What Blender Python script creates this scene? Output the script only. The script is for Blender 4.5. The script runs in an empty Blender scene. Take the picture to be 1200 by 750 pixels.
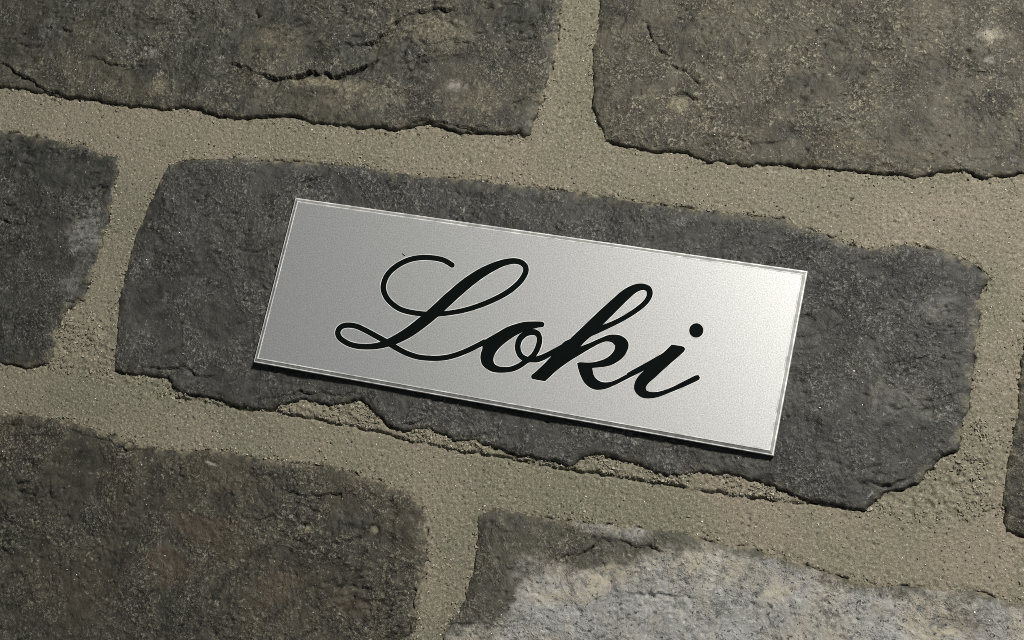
import bpy, math, random
import numpy as np
from mathutils import Matrix, Vector

random.seed(7)
rng = np.random.default_rng(11)
scene = bpy.context.scene
col = scene.collection
MM = 0.001

# ------------------------------------------------------------------ camera
# The plaque is 120 x 40 mm; its four corners in the 1200x750 photograph give the lens and the pose.
FOC = 1771.6
CORN = [(345.5, 230.5), (946.5, 316.5), (906.0, 534.5), (296.0, 424.5)]
PW, PH = 120.0, 40.0
TILT = math.radians(1.3)              # plaque hangs slightly askew on its brick
BASE = Vector((0.0, 0.0, 0.235))      # plaque centre above the foot of the wall
FACE_OFF = 2.95                       # mm, plaque front above the mortar face

def homography(src, dst):
    A = []
    for (x, y), (u, v) in zip(src, dst):
        A.append([x, y, 1, 0, 0, 0, -u*x, -u*y, -u])
        A.append([0, 0, 0, x, y, 1, -v*x, -v*y, -v])
    return np.linalg.svd(np.array(A, float))[2][-1].reshape(3, 3)

src = [(-PW/2, -PH/2), (PW/2, -PH/2), (PW/2, PH/2), (-PW/2, PH/2)]
Hm = homography(src, [((x-600)/FOC, (y-375)/FOC) for x, y in CORN])
Hm = Hm/np.linalg.norm(Hm[:, 0])
if Hm[2, 2] < 0: Hm = -Hm
r1 = Hm[:, 0]; r2 = Hm[:, 1]/np.linalg.norm(Hm[:, 1]); tv = Hm[:, 2]
r1 = r1/np.linalg.norm(r1)
r2 = r2 - r1*(r1@r2); r2 /= np.linalg.norm(r2)
r3 = np.cross(r1, r2)
# plaque frame (u right, v down, w into the wall) -> wall frame in mm (X right, Y into wall, Z up)
ct, st = math.cos(TILT), math.sin(TILT)
U = np.array([ct, 0, -st]); V = np.array([-st, 0, -ct]); W = np.array([0, 1.0, 0])
Rcw = np.stack([r1, r2, r3], 1)                 # plaque axes in camera axes
cam_p = -Rcw.T@tv                               # camera centre in plaque axes, mm
PA = np.stack([U, V, W], 1)                     # plaque axes in wall axes
ORG = np.array([0, -FACE_OFF, 0.0])
CAM = PA@cam_p + ORG
Rw = PA@Rcw.T                                   # camera axes (x right, y down, z fwd) in wall axes

def px2wall(pts, off):
    """photo pixels -> (X, Z) mm on the plane 'off' mm in front of the mortar face"""
    p = np.asarray(pts, float)
    d = np.stack([(p[:, 0]-600)/FOC, (p[:, 1]-375)/FOC, np.ones(len(p))], 0)
    d = Rw@d
    t = (-off-CAM[1])/d[1]
    q = CAM[:, None]+d*t
    return np.stack([q[0], q[2]], 1)

cam_data = bpy.data.cameras.new('camera')
cam_data.sensor_width = 36.0
cam_data.lens = FOC/1200*36.0
cam_data.clip_start = 0.01
cam_data.clip_end = 50
cam = bpy.data.objects.new('camera', cam_data)
col.objects.link(cam)
R = Matrix([[Rw[i, 0], -Rw[i, 1], -Rw[i, 2]] for i in range(3)])
cam.matrix_world = Matrix.Translation(Vector(CAM*MM)+BASE) @ R.to_4x4()
scene.camera = cam

# ------------------------------------------------------------------ light
world = bpy.data.worlds.new('World'); scene.world = world
world.use_nodes = True
bgn = world.node_tree.nodes['Background']
bgn.inputs[0].default_value = (0.86, 0.93, 1.0, 1)
bgn.inputs[1].default_value = 0.11

def area(name, loc, target, size, power, colr):
    l = bpy.data.lights.new(name, 'AREA'); l.shape = 'DISK'; l.size = size
    l.energy = power; l.color = colr
    o = bpy.data.objects.new(name, l); col.objects.link(o)
    o.location = loc
    o.rotation_euler = (Vector(target)-Vector(loc)).to_track_quat('-Z', 'Y').to_euler()
    return o
area('ceiling_lamp', Vector((0.31, -0.57, 0.43))+BASE, Vector((0.02, 0, 0))+BASE, 0.12, 8.6, (1.0, 0.965, 0.89))

scene.view_settings.view_transform = 'Standard'
scene.view_settings.look = 'None'
scene.view_settings.exposure = 0.0
scene.view_settings.gamma = 1.0
scene.render.engine = 'CYCLES'
scene.cycles.use_denoising = False
scene.cycles.filter_width = 0.85

# ------------------------------------------------------------------ noise
def _hash(ix, iy, seed):
    h = (ix.astype(np.int64)*374761393 + iy.astype(np.int64)*668265263 + seed*1442695041) & 0xffffffff
    h = ((h ^ (h >> 13))*1274126177) & 0xffffffff
    return (h ^ (h >> 16)) & 0xffffffff

def perlin(x, y, seed=0):
    ix = np.floor(x); iy = np.floor(y); fx = x-ix; fy = y-iy
    ux = fx*fx*fx*(fx*(fx*6-15)+10); uy = fy*fy*fy*(fy*(fy*6-15)+10)
    def g(dx, dy):
        a = _hash(ix+dx, iy+dy, seed)*(2*math.pi/4294967296.0)
        return np.cos(a)*(fx-dx)+np.sin(a)*(fy-dy)
    a = g(0, 0); b = g(1, 0); c = g(0, 1); d = g(1, 1)
    return 1.5*((a+(b-a)*ux)*(1-uy)+(c+(d-c)*ux)*uy)

def fbm(x, y, wl, octv=4, seed=0, gain=0.5):
    s = 0; a = 1.0; n = 0
    for k in range(octv):
        s = s+a*perlin(x/wl+17.3*k, y/wl-9.1*k, seed+k*31); n += a
        a *= gain; wl /= 2.03
    return s/n*1.6

def ridged(x, y, wl, octv=3, seed=0):
    s = 0; a = 1.0; n = 0
    for k in range(octv):
        s = s+a*(1-2*np.abs(perlin(x/wl+5.3*k, y/wl+3.7*k, seed+k*13))); n += a
        a *= 0.55; wl /= 2.1
    return s/n

def cells(x, y, wl, seed=0):
    """distance to nearest jittered point (in cells) and a random id of it"""
    X = x/wl; Y = y/wl; ix = np.floor(X); iy = np.floor(Y)
    best = np.full(x.shape, 9.0); idv = np.zeros(x.shape)
    for dx in (-1, 0, 1):
        for dy in (-1, 0, 1):
            h = _hash(ix+dx, iy+dy, seed); h2 = _hash(ix+dx, iy+dy, seed+77)
            px = ix+dx+h/4294967296.0; py = iy+dy+h2/4294967296.0
            d = np.hypot(px-X, py-Y); m = d < best
            best = np.where(m, d, best); idv = np.where(m, (h % 9973)/9973.0, idv)
    return best, idv

def sstep(a, b, x):
    t = np.clip((x-a)/(b-a), 0, 1); return t*t*(3-2*t)

def poly_sd(poly, x, y):
    """signed distance (inside +), outward normal z of the nearest edge"""
    P = np.asarray(poly); Q = np.roll(P, -1, 0)
    ar = np.sum(P[:, 0]*Q[:, 1]-Q[:, 0]*P[:, 1]); sg = 1 if ar > 0 else -1
    best = np.full(x.shape, 1e9); nz = np.zeros(x.shape); inside = np.zeros(x.shape, bool)
    for (ax, ay), (bx, by) in zip(P, Q):
        ex, ey = bx-ax, by-ay; L2 = ex*ex+ey*ey+1e-12
        t = np.clip(((x-ax)*ex+(y-ay)*ey)/L2, 0, 1)
        d = np.hypot(x-ax-t*ex, y-ay-t*ey)
        m = d < best; best = np.where(m, d, best)
        nz = np.where(m, -ex/math.sqrt(L2)*sg, nz)
        c = ((ay > y) != (by > y)) & (x < (bx-ax)*(y-ay)/(by-ay+1e-12)+ax)
        inside ^= c
    return np.where(inside, best, -best), nz

def line_sd(line, x, y):
    """distance to a polyline, side (+ = below it), position along it 0..1"""
    P = np.asarray(line); best = np.full(x.shape, 1e9); side = np.zeros(x.shape); tt = np.zeros(x.shape)
    n = len(P)-1
    for i in range(n):
        ax, ay = P[i]; bx, by = P[i+1]; ex, ey = bx-ax, by-ay; L2 = ex*ex+ey*ey+1e-12
        t = np.clip(((x-ax)*ex+(y-ay)*ey)/L2, 0, 1)
        dx = x-ax-t*ex; dy = y-ay-t*ey; d = np.hypot(dx, dy)
        cr = (ex*(y-ay)-ey*(x-ax))*(1 if ex > 0 else -1)
        m = d < best; best = np.where(m, d, best); side = np.where(m, np.where(cr < 0, 1.0, -1.0), side)
        tt = np.where(m, (i+t)/n, tt)
    return best, side, tt

# ------------------------------------------------------------------ node helpers
class NT:
    def __init__(self, name):
        self.m = bpy.data.materials.new(name); self.m.use_nodes = True
        self.t = self.m.node_tree; self.b = self.t.nodes['Principled BSDF']
        tc = self.t.nodes.new('ShaderNodeTexCoord'); self.co = tc.outputs['Object']
    def n(self, t): return self.t.nodes.new(t)
    def l(self, a, b): self.t.links.new(a, b)
    def noise(self, scale, detail=3, rough=0.6, dist=0.0):
        n = self.n('ShaderNodeTexNoise'); n.inputs['Scale'].default_value = scale
        n.inputs['Detail'].default_value = detail; n.inputs['Roughness'].default_value = rough
        n.inputs['Distortion'].default_value = dist
        self.l(self.co, n.inputs['Vector']); return n.outputs['Fac']
    def voro(self, scale, feat='F1'):
        n = self.n('ShaderNodeTexVoronoi'); n.feature = feat; n.inputs['Scale'].default_value = scale
        self.l(self.co, n.inputs['Vector']); return n
    def ramp(self, fac, stops):
        r = self.n('ShaderNodeValToRGB'); e = r.color_ramp.elements
        while len(e) < len(stops): e.new(0.5)
        for k, (p, c) in enumerate(stops):
            e[k].position = p; e[k].color = (c, c, c, 1) if isinstance(c, (int, float)) else (*c, 1)
        self.l(fac, r.inputs[0]); return r.outputs[0]
    def mix(self, f, a, b, mode='MIX'):
        n = self.n('ShaderNodeMix'); n.data_type = 'RGBA'; n.blend_type = mode
        for s, v in ((n.inputs[0], f), (n.inputs[6], a), (n.inputs[7], b)):
            if isinstance(v, (int, float)): s.default_value = v
            elif isinstance(v, tuple): s.default_value = (*v, 1)
            else: self.l(v, s)
        return n.outputs[2]
    def math(self, op, a, b=0.0):
        n = self.n('ShaderNodeMath'); n.operation = op
        for s, v in ((n.inputs[0], a), (n.inputs[1], b)):
            if isinstance(v, (int, float)): s.default_value = v
            else: self.l(v, s)
        return n.outputs[0]
    def attr(self, name):
        n = self.n('ShaderNodeAttribute'); n.attribute_name = name; return n
    def bump(self, h, dist, strength=1.0, normal=None):
        n = self.n('ShaderNodeBump'); n.inputs['Distance'].default_value = dist
        n.inputs['Strength'].default_value = strength
        self.l(h, n.inputs['Height'])
        if normal is not None: self.l(normal, n.inputs['Normal'])
        return n.outputs[0]

def brick_material(name, dark, mid, light, warm=(0.16, 0.13, 0.085)):
    k = NT(name)
    big = k.noise(38, 4, 0.6, 0.6)
    zone = k.ramp(k.noise(75, 4, 0.62, 0.9), [(0.43, 0.05), (0.58, 1)])      # smooth skin against gritty patches
    midn = k.noise(420, 5, 0.7, 0.5)
    fine = k.noise(1500, 3, 0.7, 0.4)
    c = k.mix(k.ramp(midn, [(0.36, 0), (0.66, 1)]), dark, mid)
    c = k.mix(k.ramp(big, [(0.45, 0), (0.72, 0.55)]), c, warm)
    sp = k.math('MULTIPLY', k.ramp(fine, [(0.52, 0), (0.64, 1)]), zone)
    c = k.mix(k.math('MULTIPLY', sp, 0.9), c, tuple(v*1.1 for v in light))
    sp2 = k.ramp(k.noise(800, 4, 0.75, 0.8), [(0.60, 0), (0.67, 1)])
    z2 = k.ramp(k.noise(140, 3, 0.6, 0.6), [(0.44, 0.15), (0.60, 1)])
    c = k.mix(k.math('MULTIPLY', k.math('MULTIPLY', sp2, z2), 0.9), c, tuple(v*1.45 for v in light))
    pt = k.ramp(k.noise(120, 5, 0.65, 1.2), [(0.36, 0.0), (0.64, 1.0)])      # cloudy firing marks
    c = k.mix(0.85, c, k.mix(pt, (0.62, 0.62, 0.60), (1.35, 1.34, 1.30)), 'MULTIPLY')
    dk = k.ramp(k.noise(1000, 3, 0.6), [(0.30, 0.8), (0.43, 0)])
    c = k.mix(k.math('MULTIPLY', dk, zone), c, tuple(v*0.45 for v in dark))
    # pale crust, rusty smears and sandy film follow masks laid over the brick
    a = k.attr('crust'); sep = k.n('ShaderNodeSeparateColor'); k.l(a.outputs['Color'], sep.inputs[0])
    rust = k.mix(midn, (0.070, 0.053, 0.037), (0.120, 0.094, 0.066))
    c = k.mix(k.math('MULTIPLY', sep.outputs[1], 0.8), c, rust)
    sand = k.mix(k.ramp(fine, [(0.3, 0), (0.7, 1)]), (0.11, 0.098, 0.062), (0.34, 0.31, 0.22))
    c = k.mix(sep.outputs[2], c, sand)
    pal = k.mix(k.ramp(k.noise(55, 4, 0.6, 0.8), [(0.42, 0), (0.62, 1)]), (0.29, 0.29, 0.283), (0.37, 0.34, 0.27))
    pal = k.mix(k.ramp(midn, [(0.38, 0.9), (0.48, 0)]), pal, (0.15, 0.15, 0.145))
    pal = k.mix(k.ramp(fine, [(0.52, 0), (0.68, 0.7)]), pal, (0.48, 0.47, 0.44))
    pal = k.mix(k.ramp(k.noise(900, 3, 0.6), [(0.32, 1), (0.39, 0)]), pal, (0.06, 0.06, 0.055))
    c = k.mix(sep.outputs[0], c, pal)
    k.l(c, k.b.inputs['Base Color'])
    k.l(k.ramp(midn, [(0.3, 0.45), (0.7, 0.8)]), k.b.inputs['Roughness'])
    k.b.inputs['Specular IOR Level'].default_value = 0.38
    nb = k.bump(midn, 0.0008, 0.6)
    nb = k.bump(k.math('MULTIPLY', fine, zone), 0.0005, 0.9, nb)
    k.l(nb, k.b.inputs['Normal'])
    return k.m

def _sep(self, colr):
    s = self.n('ShaderNodeSeparateColor'); self.l(colr, s.inputs[0]); return s.outputs[0]
NT.n_sep = _sep

def mortar_material():
    k = NT('mortar_sand')
    big = k.noise(26, 4, 0.6, 0.8); fine = k.noise(1700, 3, 0.75); midn = k.noise(700, 4, 0.7)
    c = k.mix(k.ramp(big, [(0.40, 0), (0.62, 1)]), (0.165, 0.160, 0.114), (0.225, 0.196, 0.150))
    c = k.mix(k.ramp(fine, [(0.51, 0), (0.68, 0.75)]), c, (0.39, 0.36, 0.29))
    c = k.mix(k.ramp(fine, [(0.29, 0.85), (0.43, 0)]), c, (0.085, 0.078, 0.055))
    c = k.mix(k.ramp(midn, [(0.30, 0.7), (0.42, 0)]), c, (0.10, 0.092, 0.066))
    k.l(c, k.b.inputs['Base Color'])
    k.b.inputs['Roughness'].default_value = 0.9
    k.b.inputs['Specular IOR Level'].default_value = 0.3
    nb = k.bump(midn, 0.0004, 0.5)
    k.l(k.bump(fine, 0.0004, 0.7, nb), k.b.inputs['Normal'])
    return k.m

# ------------------------------------------------------------------ wall
def add_empty(name, loc):
    e = bpy.data.objects.new(name, None); e.location = loc; e.empty_display_size = 0.02
    col.objects.link(e); return e

WALL_ORG = Vector((0, 0, 0))
wall = add_empty('brick_wall', WALL_ORG)
wall['label'] = 'wall of rough dark grey bricks with sandy beige mortar joints'
wall['category'] = 'wall'; wall['kind'] = 'thing'

FR = px2wall([(0, 0), (1200, 0), (1200, 750), (0, 750)], 1.0)
DX0, DX1 = FR[:, 0].min()-3, FR[:, 0].max()+3
DZ0, DZ1 = FR[:, 1].min()-3, FR[:, 1].max()+3
STEP = 0.27

def axis(a, b, d0, d1, step=STEP, coarse=1.6):
    """grid lines from a to b: fine inside [d0, d1], widening outside"""
    v = [min(max(a, d0), d1)]
    lo = v[0]
    out = []
    x = max(a, d0); e = min(b, d1)
    mid = list(np.arange(x, e, step)) if e > x else []
    left = []
    if a < d0:
        x = min(d0, b); s = step
        while x > a: s = min(coarse, s*1.25); x -= s; left.append(x)
        left.reverse()
    right = []
    if b > d1:
        x = mid[-1] if mid else max(d1, a); s = step
        while x < b: s = min(coarse, s*1.25); x += s; right.append(x)
    r = np.array(left+mid+right)
    return np.unique(r)

def grid_mesh(name, gx, gz, H, keep, masks, mat, skirt=14.0):
    """height field (mm, outward) over the wall plane; faces kept where all four corners are kept"""
    nx, nz = len(gx), len(gz)
    X, Z = np.meshgrid(gx, gz)
    k4 = keep[:-1, :-1] & keep[1:, :-1] & keep[:-1, 1:] & keep[1:, 1:]
    idx = np.arange(nx*nz).reshape(nz, nx)
    q = np.stack([idx[:-1, :-1][k4], idx[:-1, 1:][k4], idx[1:, 1:][k4], idx[1:, :-1][k4]], 1)
    co = np.stack([X.ravel()*MM, -H.ravel()*MM, Z.ravel()*MM+BASE.z], 1)
    # skirt round the open border, running back into the wall
    pad = np.pad(k4, 1)
    segs = []
    for arr, o in (((k4 & ~pad[:-2, 1:-1]), ((0, 0), (0, 1))), ((k4 & ~pad[2:, 1:-1]), ((1, 1), (1, 0))),
                   ((k4 & ~pad[1:-1, :-2]), ((1, 0), (0, 0))), ((k4 & ~pad[1:-1, 2:]), ((0, 1), (1, 1)))):
        j, i = np.nonzero(arr)
        segs.append(np.stack([idx[j+o[0][0], i+o[0][1]], idx[j+o[1][0], i+o[1][1]]], 1))
    segs = np.concatenate(segs)
    bv = np.unique(segs); mp = {}
    base = len(co)
    lut = np.full(len(co), -1); lut[bv] = base+np.arange(len(bv))
    bk = co[bv].copy(); bk[:, 1] = skirt*MM
    co = np.concatenate([co, bk])
    sk = np.stack([segs[:, 1], segs[:, 0], lut[segs[:, 0]], lut[segs[:, 1]]], 1)
    q = np.concatenate([q, sk])
    used = np.unique(q); rl = np.full(len(co), -1); rl[used] = np.arange(len(used))
    co = co[used]; q = rl[q]
    me = bpy.data.meshes.new(name)
    me.vertices.add(len(co)); me.vertices.foreach_set('co', co.ravel())
    me.loops.add(q.size); me.loops.foreach_set('vertex_index', q.ravel().astype(np.int32))
    me.polygons.add(len(q)); me.polygons.foreach_set('loop_start', np.arange(0, q.size, 4, dtype=np.int32))
    me.polygons.foreach_set('use_smooth', np.ones(len(q), bool))
    me.update(calc_edges=True); me.validate()
    if masks is not None:
        at = me.attributes.new('crust', 'FLOAT_COLOR', 'POINT')
        c = np.zeros((len(rl), 4)); c[:, 3] = 1
        for ch, m in enumerate(masks): c[:nx*nz, ch] = m.ravel()
        at.data.foreach_set('color', c[used].ravel())
    me.materials.append(mat)
    o = bpy.data.objects.new(name, me); col.objects.link(o); o.parent = wall
    return o

# outlines read from the photograph, continued to whole bricks where they leave the frame
B = {}
B['centre'] = [(196,192),(219,186),(273,184),(316,187),(359,188),(417,194),(453,199),(503,206),(540,208),(600,215),
    (660,222),(700,228),(760,237),(817,243),(860,250.5),(893,250.5),(920,255),(953,268),(983,281),(1000,286),(1022,291),
    (1056,285.5),(1105,291),(1140,306),(1160,325),(1147,344),(1146,389),(1140,452),(1129,493),(1124,528),(1105,531),
    (1077,566),(1036,576),(1015,597),(966,590),(938,583),(904,568),(870,558),(827,552),(779,556),(740,543),(697,530),
    (666,545),(645,539),(623,532),(600,531),(561,517),(530,515),(505,501),(474,507),(453,496),(439,482),(421,468),
    (390,475),(355,466),(320,479),(274,475),(243,463),(215,462),(203,455),(196,441),(163,439),(131,434),(133,412),
    (135,392),(138,350),(154,285),(173,238)]
B['top_left'] = [(-330,-140),(200,-118),(520,-100),(640,-92),(668,-80),(664,-40),(658,0),(652,40),(647,73),(638,100),(627,137),(620,156),(587,153),(540,154),
    (520,147),(497,143),(463,150),(433,148),(400,145),(367,142),(353,134),(317,133),(277,137),(247,131),(213,125),
    (187,126),(140,122),(117,117),(77,113),(33,104),(0,101),(-90,88),(-200,80),(-340,62),(-352,-40)]
B['top_right'] = [(702,0),(697,33),(693,77),(695,110),(692,123),(702,143),(710,163),(737,172),(767,175),(800,177),(833,188),
    (877,191),(933,192),(967,195),(1013,200),(1077,205),(1100,200),(1133,198),(1153,207),(1200,202),(1290,222),(1420,232),
    (1600,248),(1690,255),(1700,150),(1716,0),(1712,-20),(1500,-36),(1200,-70),(960,-84),(740,-90),(714,-84),(708,-50)]
B['left'] = [(-860,60),(-600,92),(-300,126),(-120,140),(0,152),(33,157),(67,163),(97,167),(117,181),(136,182),(133,215),(121,271),(110,304),
    (96,350),(84,357),(74,365),(65,388),(56,425),(28,430),(0,425),(-130,402),(-400,360),(-700,318),(-880,290),(-874,170)]
B['right'] = [(1222,318),(1206,352),(1200,386),(1192,486),(1183,535),(1174,590),(1181,618),(1200,627),(1290,640),(1500,672),
    (1800,720),(2150,770),(2172,600),(2185,440),(2000,412),(1700,372),(1400,336),(1260,318)]
B['bottom_left'] = [(-520,392),(-300,428),(-120,462),(0,485),(30,485),(69,491),(113,502),(143,515),(173,523),(217,528),(243,526),
    (269,530),(303,537),(347,541),(390,547),(433,560),(468,573),(490,584),(496,602),(500,632),(498,667),(490,697),
    (481,750),(474,800),(462,838),(430,842),(200,802),(-100,752),(-400,708),(-560,680),(-545,520)]
B['bottom_right'] = [(558,602),(580,597),(606,600),(632,606),(697,613),(749,618),(800,626),(835,636),(870,640),(913,652),(952,664),
    (1008,682),(1077,688),(1133,691),(1200,708),(1330,742),(1480,764),(1580,780),(1590,860),(1574,980),(1560,1020),
    (1400,1002),(1100,950),(800,902),(540,860),(497,848),(500,800),(517,750),(523,730),(541,708),(552,673),(558,634)]
# neighbours that only a view from a step aside would show
def far_brick(x0, x1, ytop, ybot):
    r = random.Random(int(x0*3+ytop)); P = []
    n = 9; s = 0.155
    for i in range(n+1):
        x = x0+(x1-x0)*i/n; P.append((x-(0 if 0 < i < n else 0), ytop+s*(x-600)+r.uniform(-6, 6)))
    for i in range(n, -1, -1):
        x = x0+(x1-x0)*i/n; P.append((x-45, ybot+s*(x-600)+r.uniform(-6, 6)))
    return P
B['above_a'] = far_brick(-250, 420, -420, -200); B['above_b'] = far_brick(470, 1480, -420, -200)
B['below_a'] = far_brick(-440, 200, 935, 1200); B['below_b'] = far_brick(260, 1260, 935, 1200)

EXPO = 1.0
POLY = {k: px2wall(v, EXPO) for k, v in B.items()}

# steps and cracks: (brick, line, depth mm, recover width mm, lip)
CR = [
 ('top_left', [(255,72),(287,77),(307,86),(323,92),(343,90),(362,83),(385,86),(402,87),(420,78),(443,68),(470,57)], 1.9, 6.0),
 ('top_left', [(404,55),(425,51),(440,47),(452,38),(462,27),(480,15),(505,11),(530,9),(548,2)], 1.7, 7.0),
 ('top_left', [(-40,55),(0,72),(27,88),(47,100),(77,112),(110,116)], 1.5, 4.0),
 ('top_left', [(100,64),(125,72),(150,79)], 0.9, 4.0),
 ('top_left', [(470,150),(497,140),(520,143),(548,149),(590,146)], 0.9, 3.0),
 ('top_left', [(590,125),(615,112),(632,98)], 0.7, 3.0),
 ('top_right', [(748,20),(758,24),(762,40),(775,58),(790,70)], 0.8, 5.0),
 ('top_right', [(780,72),(800,80),(812,92),(826,100)], 1.1, 3.5),
 ('top_right', [(785,112),(803,108),(820,116)], 0.9, 3.0),
 ('top_right', [(820,160),(850,158),(890,166),(930,160)], 0.5, 5.0),
 ('top_right', [(1140,82),(1160,86),(1180,84)], 0.5, 4.0),
 ('centre', [(352,213),(366,211),(381,204)], 0.8, 2.5),
 ('centre', [(187,278),(195,284),(203,291)], 0.7, 2.5),
 ('centre', [(160,425),(185,432),(215,430),(240,440),(262,434)], 0.8, 4.0),
 ('centre', [(290,470),(330,462),(362,458),(400,462),(428,458)], 0.8, 3.5),
 ('centre', [(470,498),(490,494),(503,486)], 0.8, 3.0),
 ('centre', [(535,507),(552,511),(572,506),(582,496)], 0.6, 4.0),
 ('centre', [(1010,560),(1045,568),(1078,552)], 0.7, 5.0),
 ('left', [(70,352),(84,352),(95,346)], 1.0, 3.0),
 ('left', [(-20,250),(20,262),(50,250)], 0.5, 6.0),
 ('bottom_left', [(330,575),(365,580),(400,576),(402,584)], 0.8, 4.0),
 ('bottom_left', [(200,640),(215,632),(228,636)], 0.6, 3.0),
 ('bottom_left', [(480,692),(486,690),(484,720),(480,752)], 1.2, 2.0),
 ('bottom_left', [(70,500),(115,512),(150,525),(200,528)], 0.5, 5.0),
 ('bottom_right', [(640,655),(668,650),(690,645),(705,628),(720,632),(760,640),(800,652)], 0.9, 6.0),
 ('bottom_right', [(500,738),(548,728),(595,735)], 0.7, 5.0),
 ('bottom_right', [(700,700),(760,694),(830,700)], 0.4, 6.0),
]
PL = np.array([ORG[[0, 2]]+U[[0, 2]]*u+V[[0, 2]]*v for u, v in src])    # plaque outline on the wall

def ell(x, z, px, py, rx, ry, seed=0, amp=0.7):
    """soft ragged blotch centred on a photo pixel, radii in mm"""
    c = px2wall([(px, py)], EXPO)[0]
    d = np.hypot((x-c[0])/rx, (z-c[1])/ry)+amp*fbm(x, z, 8, 5, 300+seed, 0.6)
    return (1-sstep(0.35, 1.15, d))*np.clip(0.75+0.7*fbm(x, z, 1.6, 3, 350+seed), 0, 1)

FACE = {'centre': 1.15, 'top_left': 1.1, 'top_right': 0.8, 'left': 0.7, 'right': 0.9, 'bottom_left': 0.8, 'bottom_right': 0.8}
MATS = {}
MATS['centre'] = brick_material('brick_charcoal', (0.0248, 0.0254, 0.0236), (0.0574, 0.0574, 0.0546), (0.17, 0.17, 0.16), (0.0638, 0.0615, 0.0525))
MATS['top_left'] = brick_material('brick_grey_green', (0.026, 0.0267, 0.0217), (0.0665, 0.0651, 0.056), (0.2, 0.19, 0.155), (0.0938, 0.0825, 0.0562))
MATS['top_right'] = brick_material('brick_grey_brown', (0.031, 0.0298, 0.0229), (0.0735, 0.0686, 0.0546), (0.25, 0.235, 0.185), (0.0825, 0.075, 0.0525))
MATS['left'] = brick_material('brick_dark_slate', (0.0211, 0.0223, 0.0192), (0.0525, 0.0532, 0.0476), (0.16, 0.16, 0.145), (0.0562, 0.0525, 0.0413))
MATS['bottom_left'] = brick_material('brick_umber', (0.0223, 0.0223, 0.0174), (0.0616, 0.0581, 0.0455), (0.19, 0.18, 0.145), (0.0675, 0.0562, 0.0375))
LAB = {'centre': 'charcoal brick that carries the silver plaque', 'bottom_right': 'brick crusted with pale grey and beige deposit',
       'top_left': 'grey brick split by long stepped cracks', 'top_right': 'grey brown brick with speckled sandy face',
       'left': 'dark slate brick with pale rubbed end', 'bottom_left': 'umber brick with reddish brown smears',
       'right': 'dark brick across the upright joint from the plaque brick'}

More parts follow.
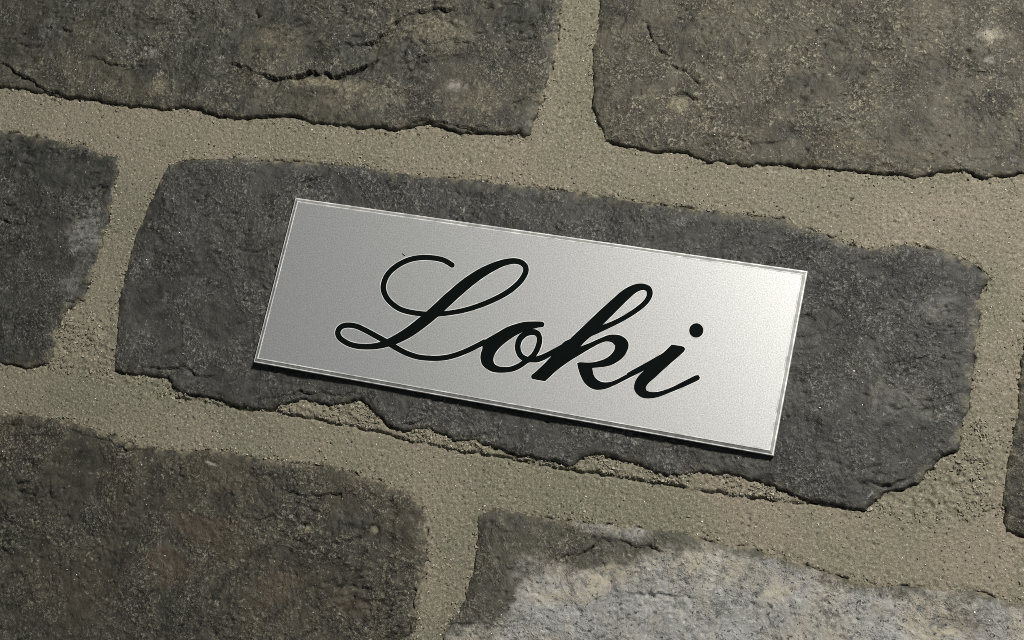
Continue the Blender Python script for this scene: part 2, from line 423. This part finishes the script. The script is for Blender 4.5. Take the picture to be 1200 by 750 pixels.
def brick_field(key, X, Z):
    s = sum(map(ord, key)) % 97
    sd, nz = poly_sd(POLY[key], X, Z)
    sd = sd+0.42*fbm(X, Z, 5.5, 3, s)+0.30*fbm(X, Z, 1.7, 3, s+5)
    under = sstep(0.2, 0.8, -nz)                   # underside edges stay sharp, tops are rounded
    ustr = {'centre': 1.0, 'top_left': 0.85, 'top_right': 0.45, 'left': 0.3}.get(key, 0.6)
    under = under*np.clip(ustr*(0.75+0.9*fbm(X, Z, 13, 3, s+6)), 0, 1)
    face = FACE.get(key, 1.0)
    Rr = (2.8+2.0*fbm(X, Z, 14, 2, s+9))*(1-under)+under*(1.2+0.9*fbm(X, Z, 7, 2, s+3))
    Rr = np.clip(Rr, 0.6, 6)
    drop = (face+0.05)*(1-under)+under*(face-0.5-0.45*fbm(X, Z, 8, 3, s+4))
    t = np.clip(sd/Rr, 0, 1)
    h = face-drop*(1-np.sqrt(np.clip(1-(1-t)**2, 0, 1)))
    inn = sstep(0, 4, sd)
    wx = X+1.6*fbm(X, Z, 11, 2, s+50); wz = Z+1.6*fbm(X, Z, 11, 2, s+51)
    rough = {'centre': 0.75, 'top_right': 0.65, 'bottom_right': 0.7, 'top_left': 1.15}.get(key, 1.1)
    g = 0.40*fbm(X, Z, 34, 3, s+20)*(0.5+0.5*inn)
    a = math.radians(24)
    lx = wx*math.cos(a)+wz*math.sin(a); lz = -wx*math.sin(a)+wz*math.cos(a)
    zone = sstep(-0.30, 0.30, fbm(X, Z, 20, 4, s+60))
    fold = sstep(-0.1, 0.5, fbm(X, Z, 26, 3, s+61))
    g += (0.15+0.36*fold)*rough*fbm(lx*0.5, lz, 6.0, 4, s+22, 0.55)     # creases folded into the clay
    rd = ridged(lx*0.42, lz, 5.0, 3, s+23)
    g -= 0.55*fold*rough*sstep(0.60, 0.95, rd)                          # fine drag cracks
    g += (0.025+0.17*zone)*rough*fbm(wx*0.8, wz, 1.25, 3, s+24, 0.7)
    cd, ci = cells(X+0.5*fbm(X, Z, 3, 2, s+31), Z, 3.1, s+30)
    g -= 0.45*np.clip(1-cd/0.20, 0, 1)**0.7*(ci > 0.90)                  # pits
    cd, ci = cells(X, Z, 2.2, s+37)
    g -= 0.6*np.clip(1-cd/0.17, 0, 1)**0.6*(ci > 0.82)*zone              # pinholes
    cd, ci = cells(X+0.2*fbm(X, Z, 1, 2, s+35), Z, 1.0, s+33)
    g += (0.05+0.13*zone)*np.clip(1-(cd/0.34)**2, 0, 1)*(ci > 0.66)      # grit
    h = h+g*(0.45+0.55*inn)
    for kb, ln, dep, rec in CR:
        if kb != key: continue
        L = px2wall(ln, EXPO)
        d, side, tt = line_sd(L, X+0.7*fbm(X, Z, 3.5, 3, s+40), Z+0.7*fbm(X, Z, 3.5, 3, s+41))
        end = np.clip(np.minimum(tt, 1-tt)*4, 0, 1)**0.8
        end = end*np.clip(0.80+0.7*fbm(X, Z, 4.5, 3, s+44), 0.30, 1.4)
        below = 0.75*np.exp(-d/(rec*0.30))+0.45*np.exp(-(d/0.30)**2)
        h = h-dep*(1.2 if key == 'top_left' else 1.15)*end*np.where(side > 0, below*sstep(0, 0.30, d), -0.22*np.exp(-d/1.2))
    m0 = np.zeros(X.shape); m1 = np.zeros(X.shape); m2 = np.zeros(X.shape)
    if key == 'bottom_right':
        P = px2wall([(640,668),(668,660),(720,655),(780,648),(830,640),(900,650),(1010,690),(1210,712),(1340,750),(1560,800),
                     (1540,1000),(800,890),(560,850),(520,752),(545,728),(590,722),(606,690)], EXPO)
        d, _ = poly_sd(P, X, Z)
        m0 = sstep(-1.2, 2.2, d+2.6*fbm(X, Z, 9, 4, 71)+1.0*fbm(X, Z, 2, 3, 72))
        m0 = np.maximum(m0, 0.8*ell(X, Z, 705, 618, 11, 1.8, 5)); m0 = np.maximum(m0, 0.55*ell(X, Z, 625, 665, 6, 4, 6))
        m0 *= 1-0.85*ell(X, Z, 560, 742, 6, 2.6, 7); m0 *= 1-0.7*ell(X, Z, 1130, 728, 7, 3, 8)
        m0 *= 0.80+0.2*sstep(-0.3, 0.4, fbm(X, Z, 7, 3, 75))
        h = h+0.15*m0*fbm(X, Z, 2.2, 3, 78)
        m2 = 0.10*np.ones(X.shape)
    if key == 'bottom_left':
        m1 = np.maximum.reduce([ell(X, Z, 195, 660, 7, 4.5, 1), 0.8*ell(X, Z, 235, 618, 8, 3.5, 2), 0.9*ell(X, Z, 318, 692, 7, 5, 3),
                                0.5*ell(X, Z, 270, 560, 9, 4, 4), 0.55*ell(X, Z, 420, 715, 6, 4, 12)])
        cr = sstep(0.05, 0.25, fbm(wx, wz, 7, 4, 92)); h = h+0.30*cr*sstep(-45, -30, X)*inn
        for px, py, r in ((360, 621, 1.1), (437, 622, 1.15)):
            c = px2wall([(px, py)], EXPO)[0]; dd = np.hypot(X-c[0], Z-c[1])
            h = h-0.55*np.exp(-((dd-r)/0.25)**2)*(0.6+0.4*np.sign(Z-c[1]))+0.40*(1-sstep(0.3*r, r, dd))
            m2 = np.maximum(m2, 0.6*(1-sstep(0.7*r, r, dd)))
        c = px2wall([(247, 543)], EXPO)[0]; m0 = np.maximum(m0, 0.8*(1-sstep(0.6, 1.0, np.hypot((X-c[0])/2.0, (Z-c[1]+0.12*(X-c[0]))/0.36))))
    if key == 'top_left':
        m2 = np.maximum.reduce([0.75*ell(X, Z, 375, 96, 13, 1.8, 21), 0.4*ell(X, Z, 430, 110, 11, 4.5, 22), 0.55*ell(X, Z, 183, 98, 3, 2, 23),
                                0.35*ell(X, Z, 500, 35, 12, 4, 24), 0.3*ell(X, Z, 330, 50, 9, 5, 25), 0.35*ell(X, Z, 553, 118, 8, 4, 26)])
        m1 = np.maximum(0.5*ell(X, Z, 318, 38, 4, 3, 27), 0.35*ell(X, Z, 545, 100, 6, 5, 28))
        m0 = np.maximum(0.5*ell(X, Z, 535, 100, 2.5, 1.5, 29), 0.45*ell(X, Z, 176, 62, 3, 1.4, 30))
    if key == 'top_right':
        m2 = 0.95*ell(X, Z, 795, 122, 2.3, 2.0, 31); m0 = np.maximum(0.75*ell(X, Z, 1160, 42, 3, 2.0, 32), 0.6*ell(X, Z, 1158, 70, 2, 1.4, 33))
        m2 = np.maximum(m2, 0.16*sstep(-0.2, 0.4, fbm(X, Z, 9, 4, 95)))
        m1 = 0.5*ell(X, Z, 985, 166, 7, 2.2, 34)
    if key == 'left':
        m0 = np.maximum.reduce([0.50*ell(X, Z, 100, 270, 4.5, 8, 41), 0.35*ell(X, Z, 85, 330, 4, 5, 42)])
    if key == 'centre':
        m0 = np.maximum.reduce([0.25*ell(X, Z, 1100, 360, 5, 4, 51), 0.18*ell(X, Z, 1060, 470, 8, 5, 52)])
        # the plaque is glued over a flat part of the face
        pd, _ = poly_sd(PL, X, Z)
        w = sstep(-1.0, 1.5, pd)
        h = np.minimum(h, (1.5*w+9*(1-w)))
    film = np.exp(-np.maximum(sd, 0)/0.9)*(1-0.75*under)*sstep(-0.35, 0.45, fbm(X, Z, 3.0, 4, s+70))
    m2 = np.maximum(m2, 0.75*film)                    # mortar smeared over the arris
    h = np.where(sd < 0, h+np.maximum(sd, -1.2)*6.0, h)
    return h, sd, (m0, m1, m2)

bricks = {}; FIELDS = {}
for key in B:
    P = POLY[key]
    x0, z0 = P.min(0)-1.6; x1, z1 = P.max(0)+1.6
    far = key[:5] in ('above', 'below')
    gx = axis(x0, x1, DX0, DX1) if not far else np.arange(x0, x1, 1.3)
    gz = axis(z0, z1, DZ0, DZ1) if not far else np.arange(z0, z1, 1.3)
    X, Z = np.meshgrid(gx, gz)
    h, sd, masks = brick_field(key, X, Z)
    mat = MATS.get(key) or MATS['bottom_left' if key in ('right', 'above_a', 'below_b') else 'top_left']
    o = grid_mesh('brick', gx, gz, h, sd > -1.0, masks, mat)
    if key in LAB: o['label'] = LAB[key]
    bricks[key] = o
    if not far: FIELDS[key] = (gx, gz, h, sd)

# ---- mortar: one sandy bed struck nearly flush, crumbling under the plaque's brick
GROOVE = [(204,464),(250,472),(281,479),(323,482),(355,489),(404,498),(446,507),(474,515),(516,524),(551,531),(600,537),
          (636,546),(675,552),(722,559),(775,567),(827,576),(870,582),(939,590)]
ax0, ax1 = -205, 235; az0, az1 = -150, 150
gx = axis(ax0, ax1, DX0, DX1); gz = axis(az0, az1, DZ0, DZ1)
X, Z = np.meshgrid(gx, gz)
mh = 0.18*fbm(X, Z, 30, 3, 501)+0.06*fbm(X, Z, 6, 3, 502)+0.10*fbm(X, Z, 0.9, 2, 503, 0.8)
cd, ci = cells(X, Z, 1.05, 510); mh += 0.10*np.clip(1-(cd/0.36)**2, 0, 1)*(ci > 0.55)
jx = X+0.25*fbm(X, Z, 1.2, 2, 513); jz = Z+0.25*fbm(X, Z, 1.2, 2, 514)
for wl, sdv, dep in ((2.3, 511, 0.8), (1.3, 515, 0.55), (4.1, 516, 0.9)):
    cd, ci = cells(jx, jz, wl, sdv); fr = (ci*37.0) % 1.0
    mh -= dep*np.clip(1-cd*wl/(0.16+0.22*fr**2), 0, 1)**0.8*(ci > 0.62)*sstep(-0.35, 0.35, fbm(X, Z, 12, 3, 512+sdv))
near = np.full(X.shape, -99.0); nzv = np.zeros(X.shape)
for key in B:
    P = POLY[key]
    x0, z0 = P.min(0)-14; x1, z1 = P.max(0)+14
    ii = np.nonzero((gx > x0) & (gx < x1))[0]; jj = np.nonzero((gz > z0) & (gz < z1))[0]
    if len(ii) == 0 or len(jj) == 0: continue
    sl = (slice(jj[0], jj[-1]+1), slice(ii[0], ii[-1]+1))
    s = sum(map(ord, key)) % 97
    sd, nz = poly_sd(P, X[sl], Z[sl])
    sd = sd+0.42*fbm(X[sl], Z[sl], 5.5, 3, s)+0.30*fbm(X[sl], Z[sl], 1.7, 3, s+5)
    m = sd > near[sl]
    near[sl] = np.where(m, sd, near[sl]); nzv[sl] = np.where(m, nz, nzv[sl])
dist = -near
crumb = np.exp(-np.maximum(dist, 0)/1.5)
under = sstep(0.2, 0.8, -nzv)
mh += crumb*(0.26*fbm(X, Z, 1.1, 3, 520)+0.1)
gapn = sstep(0.0, 0.45, fbm(X, Z, 3.2, 4, 521, 0.6)+0.15*under)
mh -= (0.05+1.0*gapn)*np.exp(-(np.maximum(dist, 0)/(0.22+0.14*under))**2)
mh -= 0.20*under*np.exp(-np.maximum(dist, 0)/3.0)
cd, ci = cells(X, Z, 0.8, 523); mh -= 0.6*np.clip(1-cd/0.35, 0, 1)*(ci > 0.70)*np.exp(-np.maximum(dist-0.2, 0)/0.9)
GL = px2wall(GROOVE, 0.2)
d, side, tt = line_sd(GL, X+0.5*fbm(X, Z, 3, 3, 530), Z+0.5*fbm(X, Z, 3, 3, 531))
inz = (tt > 0.002) & (tt < 0.998)
mh -= 0.8*np.exp(-(d/0.32)**2)*sstep(-0.35, 0.15, fbm(X, Z, 8, 2, 532))
ledge = np.where((side < 0) & inz & (d < 14), 1.0, 0.0)*sstep(0.0, 0.5, d)
cd, ci = cells(X+0.3*fbm(X, Z, 1.5, 2, 541), Z+0.3*fbm(X, Z, 1.5, 2, 542), 0.95, 540)
mh += ledge*(0.30+0.55*(0.5-cd)+0.3*(ci-0.5)+0.25*fbm(X, Z, 2.5, 3, 543))
RZ = px2wall([(1010,600),(1040,580),(1080,568),(1130,530),(1150,480),(1170,560),(1165,600),(1100,612)], 0.2)
rz, _ = poly_sd(RZ, X, Z)
rz2, _ = poly_sd(px2wall([(66,385),(78,370),(100,362),(132,385),(131,440),(190,447),(203,463),(150,452),(60,432)], 0.2), X, Z); rz = np.maximum(rz, rz2); rz = sstep(-2, 1.5, rz+1.2*fbm(X, Z, 4, 3, 545))
mh += rz*(0.5*(0.5-cd)+0.3*(ci-0.5)+0.25*fbm(X, Z, 2.5, 3, 546))
mh = np.where(near > 0.6, mh-np.minimum((near-0.6)*1.2, 4), mh)
mortar = grid_mesh('mortar', gx, gz, mh, near < 3.0, None, mortar_material(), skirt=16)

# ---- loose sand grains bedded in the mortar face
gm = NT('sand_grain'); ca = gm.attr('tint'); gm.l(ca.outputs['Color'], gm.b.inputs['Base Color'])
gm.b.inputs['Roughness'].default_value = 0.55
ok = np.argwhere((near < -0.3) & (X > DX0) & (X < DX1) & (Z > DZ0) & (Z < DZ1))
pick = ok[rng.choice(len(ok), 11000, replace=False)]
octv = np.array([(1,0,0),(-1,0,0),(0,1,0),(0,-1,0),(0,0,1),(0,0,-1)], float)
octf = np.array([(0,2,4),(2,1,4),(1,3,4),(3,0,4),(2,0,5),(1,2,5),(3,1,5),(0,3,5)])
def scatter(name, P, r0, r1, pal, mat, power=2.5):
    """angular grains at the points P (mm), joined"""
    n = len(P); vs = np.zeros((n, 6, 3)); cs = np.zeros((n, 6, 4)); cs[..., 3] = 1
    for k in range(n):
        r = r0+r1*rng.random()**power
        q = np.linalg.qr(rng.normal(size=(3, 3)))[0]
        vs[k] = (octv*rng.uniform(0.35, 1.35, (6, 1)))@q*r+P[k]
        cs[k, :, :3] = pal[rng.integers(len(pal))]
    vs = vs.reshape(-1, 3)*MM; vs[:, 2] += BASE.z
    fs = (octf[None]+6*np.arange(n)[:, None, None]).reshape(-1, 3)
    me = bpy.data.meshes.new(name); me.from_pydata(vs.tolist(), [], fs.tolist())
    at = me.attributes.new('tint', 'FLOAT_COLOR', 'POINT'); at.data.foreach_set('color', cs.ravel())
    me.materials.append(mat)
    o = bpy.data.objects.new(name, me); col.objects.link(o); o.parent = wall; o['kind'] = 'stuff'
    return o
P = np.stack([gx[pick[:, 1]], -mh[pick[:, 0], pick[:, 1]]+0.03, gz[pick[:, 0]]], 1)
scatter('sand_grains', P, 0.07, 0.22, np.array([(0.62,0.60,0.53),(0.04,0.037,0.03),(0.50,0.47,0.40),(0.34,0.30,0.21),(0.26,0.20,0.13),(0.16,0.15,0.12),(0.06,0.055,0.045),(0.40,0.32,0.24),(0.30,0.29,0.24)]), gm.m)
# crumbs of broken mortar on the ledges and along the joints
pr = (1.0*ledge*(d < 9)+0.35*rz+0.30*np.exp(-np.maximum(dist, 0)/0.9))*(near < 0.05)*(X > DX0)*(X < DX1)*(Z > DZ0)*(Z < DZ1)
pr = pr*sstep(-0.3, 0.4, fbm(X, Z, 7, 3, 620))
w = rng.choice(pr.size, 7500, p=(pr/pr.sum()).ravel()); jj, ii = w//len(gx), w % len(gx)
P = np.stack([gx[ii], -mh[jj, ii], gz[jj]], 1)
scatter('mortar_crumbs', P, 0.14, 0.34, np.array([(0.23,0.212,0.158),(0.20,0.187,0.14),(0.26,0.236,0.18),(0.17,0.158,0.118),(0.34,0.32,0.25)]), gm.m, 2.0)
# quartz and mica grit baked into the brick faces
gq = NT('quartz_grit'); ca = gq.attr('tint'); gq.l(ca.outputs['Color'], gq.b.inputs['Base Color'])
gq.b.inputs['Roughness'].default_value = 0.22
grit = []
for key, (pgx, pgz, ph, psd) in FIELDS.items():
    XX, ZZ = np.meshgrid(pgx, pgz)
    dens = sstep(-0.1, 0.45, fbm(XX, ZZ, 13, 4, 610))**2+0.06
    ins = (XX > DX0) & (XX < DX1) & (ZZ > DZ0) & (ZZ < DZ1) & (psd > 0.8)
    pr = np.where(ins, dens, 0).ravel(); n = int(pr.sum()*STEP*STEP*0.75)
    for w in rng.choice(len(pr), n, p=pr/pr.sum()):
        j, i = divmod(w, len(pgx)); grit.append((pgx[i], -ph[j, i]+0.02, pgz[j]))
scatter('quartz_grit', np.array(grit), 0.07, 0.22, np.array([(0.13,0.127,0.115),(0.18,0.175,0.155),(0.10,0.097,0.085),(0.07,0.068,0.06),(0.40,0.39,0.36),(0.22,0.205,0.16),(0.15,0.145,0.13)]), gq.m, 4.0)

# ------------------------------------------------------------------ plaque
plaque = add_empty('name_plaque', Vector((0, 0, 0)))
plaque['label'] = 'silver rectangular name plaque with black script lettering glued to a charcoal brick'
plaque['category'] = 'plaque'
plaque.matrix_world = Matrix(((U[0], 0, -V[0], 0), (0, 1, 0, -FACE_OFF*MM), (U[2], 0, -V[2], BASE.z), (0, 0, 0, 1)))
# local frame of the plaque: x right, y into the wall, z up, metres, front face at y = 0
TH = FACE_OFF-1.55
def silver():
    k = NT('satin_silver')
    f = k.noise(3300, 3, 0.75); f2 = k.noise(700, 3, 0.6)
    c = k.mix(k.ramp(f, [(0.34, 0), (0.66, 1)]), (0.62, 0.635, 0.635), (1.0, 1.0, 1.0))
    c = k.mix(k.ramp(f2, [(0.35, 0.25), (0.6, 0)]), c, (0.70, 0.715, 0.715))
    k.l(c, k.b.inputs['Base Color'])
    k.b.inputs['Metallic'].default_value = 1.0
    k.b.inputs['Roughness'].default_value = 0.48
    k.l(k.bump(f, 0.00003, 0.25), k.b.inputs['Normal'])
    return k.m
def plain(name, c, rough, metal=0.0, spec=0.5, wear=0.15):
    k = NT(name)
    n = k.noise(500, 3, 0.6)
    k.l(k.mix(k.ramp(n, [(0.35, 0), (0.65, 1)]), tuple(v*(1-wear) for v in c), tuple(min(1, v*(1+wear)) for v in c)), k.b.inputs['Base Color'])
    k.b.inputs['Roughness'].default_value = rough; k.b.inputs['Metallic'].default_value = metal
    k.b.inputs['Specular IOR Level'].default_value = spec
    return k.m
M_SIL = silver(); M_EDGE = plain('cut_edge', (0.32, 0.32, 0.31), 0.42, 0.35)
M_RIM = plain('highlight_halo', (0.72, 0.73, 0.73), 0.45, 0.35, 0.5, 0.3)  # pale colour painting in the edge highlights and the letter halos
M_BLK = plain('black_lacquer', (0.0025, 0.0042, 0.0035), 0.24, 0.0, 0.22)

def mesh_obj(name, verts, faces, mat, parent, smooth=False):
    me = bpy.data.meshes.new(name); me.from_pydata([tuple(v) for v in verts], [], faces)
    me.materials.append(mat)
    if smooth:
        for p in me.polygons: p.use_smooth = True
    o = bpy.data.objects.new(name, me); col.objects.link(o); o.parent = parent
    return o

def rect(hw, hh, y, wob=0.0):
    return [((-hw)*MM, y*MM, (-hh)*MM), (hw*MM, y*MM, -hh*MM), (hw*MM, y*MM, hh*MM), (-hw*MM, y*MM, hh*MM)]
HW, HH, BV = PW/2, PH/2, 1.15
plate = mesh_obj('plate', rect(HW-BV, HH-BV, 0)+rect(HW-BV, HH-BV, TH),
                 [(0, 1, 2, 3), (7, 6, 5, 4)]+[(a+4, (a+1) % 4+4, (a+1) % 4, a) for a in range(4)], M_SIL, plaque)
def ring(name, prof, mat):
    ev, ef = [], []
    for ins, y in prof: ev += rect(HW-ins, HH-ins, y)
    for r in range(len(prof)-1):
        for a in range(4): ef.append((r*4+a, r*4+4+a, r*4+4+(a+1) % 4, r*4+(a+1) % 4))
    return mesh_obj(name, ev, ef, mat, plaque)
# rim and lip paint highlight lines in pale colour; sloped cut between, square side
ring('highlight_rim', [(BV-0.002, 0.03), (BV-0.05, -0.012), (BV-0.24, -0.012), (BV-0.32, 0.06)], M_RIM)
ring('bevelled_edge', [(BV-0.30, 0.05), (BV-0.36, 0.12), (0.30, 0.34)], M_EDGE)
ring('highlight_lip', [(0.30, 0.34), (0.08, 0.36), (0.0, 0.46)], M_RIM)
ring('side', [(0.0, 0.46), (0.0, TH), (BV, TH)], M_EDGE)

def px2plate(pts):
    p = np.asarray(pts, float)
    q = px2wall(p, FACE_OFF)-ORG[[0, 2]]
    u = q@U[[0, 2]]; v = q@V[[0, 2]]
    return np.stack([u, -v], 1)           # mm, x right, z up

def catmull(P, closed, n=6, corner=math.radians(48)):
    P = np.asarray(P, float); N = len(P); out = []
    def isc(i):
        a = P[i]-P[i-1]; b = P[(i+1) % N]-P[i]
        c = (a@b)/(np.linalg.norm(a)*np.linalg.norm(b)+1e-9)
        return math.acos(max(-1, min(1, c))) > corner
    for i in range(N if closed else N-1):
        p1, p2 = P[i], P[(i+1) % N]
        p0 = P[i-1] if (closed or i > 0) else p1
        p3 = P[(i+2) % N] if (closed or i+2 < N) else p2
        m1 = (p2-p0)/2; m2 = (p3-p1)/2; ch = p2-p1
        if closed and isc(i): m1 = ch*0.7
        if closed and isc((i+1) % N): m2 = ch*0.7
        L = np.linalg.norm(ch)                        # keep uneven spacing from overshooting
        for mm in (m1, m2):
            l = np.linalg.norm(mm)
            if l > 1.15*L: mm *= 1.15*L/l
        for k in range(n):
            t = k/n; t2 = t*t; t3 = t2*t
            out.append((2*t3-3*t2+1)*p1+(t3-2*t2+t)*m1+(-2*t3+3*t2)*p2+(t3-t2)*m2)
    if not closed: out.append(P[-1])
    return np.array(out)

def grow_contour(c, d, hole):
    c = np.asarray(c); T = np.roll(c, -1, 0)-np.roll(c, 1, 0); T /= np.linalg.norm(T, axis=1)[:, None]+1e-9
    q = np.roll(c, -1, 0); sg = 1 if np.sum(c[:, 0]*q[:, 1]-q[:, 0]*c[:, 1]) > 0 else -1
    return c+np.stack([T[:, 1], -T[:, 0]], 1)*sg*d*(-1 if hole else 1)

def filled(name, contours, mat, parent, lift):
    cu = bpy.data.curves.new(name, 'CURVE'); cu.dimensions = '2D'; cu.fill_mode = 'BOTH'
    for c in contours:
        sp = cu.splines.new('POLY'); sp.points.add(len(c)-1); sp.use_cyclic_u = True
        for k, (x, z) in enumerate(c): sp.points[k].co = (x, z, 0, 1)
    tmp = bpy.data.objects.new(name+'_tmp', cu); col.objects.link(tmp)
    me = bpy.data.meshes.new_from_object(tmp.evaluated_get(bpy.context.evaluated_depsgraph_get()))
    bpy.data.objects.remove(tmp); bpy.data.curves.remove(cu)
    for v in me.vertices: v.co = (v.co.x*MM, -lift*MM, v.co.y*MM)
    me.materials.clear(); me.materials.append(mat); me.name = name
    o = bpy.data.objects.new(name, me); col.objects.link(o); o.parent = parent
    return o

def zz(ox, oy, pts): return [(ox+a/10, oy+b/10) for a, b in pts]
# capital L: one pen stroke (x, y, width) in photo pixels
LST = [(529.8,310.6,6.2),(525,307.5,6.2),(520,304.9,6.1),(512,302.9,6.1),(505,302,6.1),(498,301.6,6.1),(485,303,6.1),(473.5,306.8,6.2),(461.5,314.2,6.3),(453.4,323.2,6.4),
 (449.6,333,6.5),(449.7,340.5,6.5),(453.3,349.2,6.4),(460.5,356.8,6.3),(468,361.8,6.2),(476,364.7,6.1),(486,366.7,6.0),(497,367.9,5.8),(510,368.4,5.6),
 (525,366.9,5.6),(540,364.4,5.7),(552,361.3,5.8),(566,356.5,6.0),(581,350,6.2),(595,342.3,6.4),(606,333.5,6.5),(612.8,325.4,6.6),
 (616.2,318,6.6),(615.6,312.3,6.6),(611.4,308,6.6),(605,306,6.6),(598,306.2,7),(588,308.6,8),(575.3,314,9.8),(561,322,11.6),(544.5,334,13.0),
 (525,351,13.6),(511,364,13.6),(497.5,375.6,13.2),(480,388.8,12.2),(465,397.3,10.6),(454.5,401.8,9),(445,404.7,7.6),(433,406.3,6.7),(420,405.8,6.4),
 (409,403,6.4),(400,397.6,6.4),(396.1,391.8,6.4),(397,386,6.3),(401.5,382.2,6.2),(409,381,6.2),(418.5,382.6,6.2),(428.5,387.2,6.2),(440,393.4,6.3),
 (450,399,6.6),(461,405.6,6.5),(470,410.8,6.3),(480,415.3,6.2),(491,418.5,6.1),(504,419.8,6.1),(517,419.6,6.1),(530,417.3,6.1),(545,412,6.1),(560,404.8,6.1),(569,400,6.1)]
def stroke(name, st, mat, parent, lift, grow=0.0):
    S = catmull(np.array(st), False, 5)
    S[:, 2] += grow
    C = S[:, :2]; T = np.gradient(C, axis=0); T /= np.linalg.norm(T, axis=1)[:, None]; Nn = np.stack([-T[:, 1], T[:, 0]], 1)
    Lp = px2plate(C+Nn*S[:, 2:3]/2); Rp = px2plate(C-Nn*S[:, 2:3]/2); n = len(C)
    y = -(lift+np.linspace(0, 0.012, n))*MM
    vs = [(Lp[i, 0]*MM, y[i], Lp[i, 1]*MM) for i in range(n)]+[(Rp[i, 0]*MM, y[i], Rp[i, 1]*MM) for i in range(n)]
    fs = [(i, i+1, n+i+1, n+i) for i in range(n-1)]
    # rounded start
    cap = [C[0]+(S[0, 2]/2)*(math.cos(a)*Nn[0]-math.sin(a)*T[0]) for a in np.linspace(0, math.pi, 10)]
    cp = px2plate(cap); b = len(vs)
    vs += [(c[0]*MM, y[0], c[1]*MM) for c in cp]; fs.append(tuple(range(b, b+10)))
    o = mesh_obj(name, vs, fs, mat, parent)
    return o

O_OUT = zz(560, 365, [(30,362),(110,315),(200,265),(300,205),(370,172),(450,145),(550,122),(650,117),(755,121),(779,138),(779,160),(764,180),(700,190),(636,206),
  (680,212),(730,245),(754,310),(750,380),(722,460),(683,527),(760,500),(850,457),(960,398),(1010,370),(1000,460),(855,526),(770,572),(690,597),(600,598),(540,640),(450,690),(370,710),
  (280,717),(180,710),(100,670),(50,618),(31,550),(36,490),(55,420)])
O_H1 = zz(560, 365, [(530,237),(430,290),(330,360),(250,430),(200,500),(183,560),(196,612),(240,641),(300,650),(380,645),(460,615),(520,576),(470,530),(440,460),(437,390),(450,330),(480,280)])
O_H2 = zz(560, 365, [(640,276),(580,290),(530,330),(503,390),(505,450),(532,502),(585,530),(630,490),(665,430),(689,360),(690,310),(674,283)])
K_OUT = (zz(620, 390, [(250,287),(170,370),(80,455),(32,493),(25,518),(42,540),(188,567),(240,520),(320,445),(420,370),(500,315),(600,255),(700,195),(790,145),(860,112),
  (910,101),(970,112),(1010,150),(1000,200),(960,255),(890,305),(800,335),(720,349),(592,346),(564,358),(575,410),(600,490),(640,570),(690,625),(750,658),(810,668),(900,655),
  (1000,615),(1100,565),(1240,492),(1240,435),(1100,510),(1000,560),(930,579),(850,575),(790,540),(757,490),(741,411),(850,402),(950,382),(1040,337),(1110,277),(1155,200),(1166,130),(1132,70),
  (1070,32),(1000,21),(920,30),(820,70),(720,115),(603,161),(650,110),(725,45)])
  + zz(660, 325, [(410,656),(560,585),(700,515),(850,425),(980,322),(1036,240),(1050,180),(1030,120),(980,85),(910,72),(830,85),(740,125),(650,190),(550,280),(400,415),(250,560),(100,702)])
  + zz(620, 390, [(480,72),(400,116)]))
K_H = zz(660, 325, [(462,557),(560,520),(700,450),(840,360),(940,275),(980,210),(980,168),(950,149),(900,156),(840,190),(740,280),(600,420)])
I_OUT = zz(720, 400, [(672,38),(808,62),(830,90),(815,120),(720,205),(600,310),(480,420),(400,490),(370,540),(376,575),(410,590),(470,595),(560,580),(680,535),(800,475),(945,402),(985,396),(1003,424),
  (990,450),(900,495),(750,560),(600,620),(500,655),(400,668),(320,655),(260,610),(232,550),(245,470),(290,400),(350,340),(250,390),(150,440),(150,371),(350,262),(500,177),(572,134)])
RIM = 0.20       # mm of pale outline added round each letter, imitating a sharpening halo
def letter(name, contours, lift, lab):
    o = filled(name, [px2plate(catmull(c, True)) for c in contours], M_BLK, plaque, lift)
    o['label'] = lab
    filled('letter_halo', [grow_contour(px2plate(catmull(c, True)), RIM, i > 0) for i, c in enumerate(contours)], M_RIM, o, lift-0.036)
    return o
o = stroke('letter', LST, M_BLK, plaque, 0.030); o['label'] = 'looped black script capital L'
stroke('letter_halo', LST, M_RIM, o, 0.006, 2.0)
letter('letter', [O_OUT, O_H1, O_H2], 0.046, 'black script letter o')
letter('letter', [K_OUT, K_H], 0.050, 'black script letter k')
dot = [(816+8.25*math.cos(a), 387.2+8.35*math.sin(a)) for a in np.linspace(0, 2*math.pi, 40, endpoint=False)]
lt = letter('letter', [I_OUT], 0.054, 'black script letter i with round dot')
dt = filled('letter_dot', [px2plate(dot)], M_BLK, lt, 0.054)
filled('letter_halo', [grow_contour(px2plate(dot), RIM, False)], M_RIM, lt, 0.018)
# a tiny dark fibre above the capital
fb = zz(385, 290, [(858,70),(868,70),(885,84),(906,101),(897,99),(878,92)])
filled('fibre', [px2plate(fb)], M_BLK, plaque, 0.05)
print('verts', sum(len(o.data.vertices) for o in bpy.data.objects if o.type == 'MESH'), 'tris~', 2*sum(len(o.data.polygons) for o in bpy.data.objects if o.type == 'MESH'), 'cam', CAM)
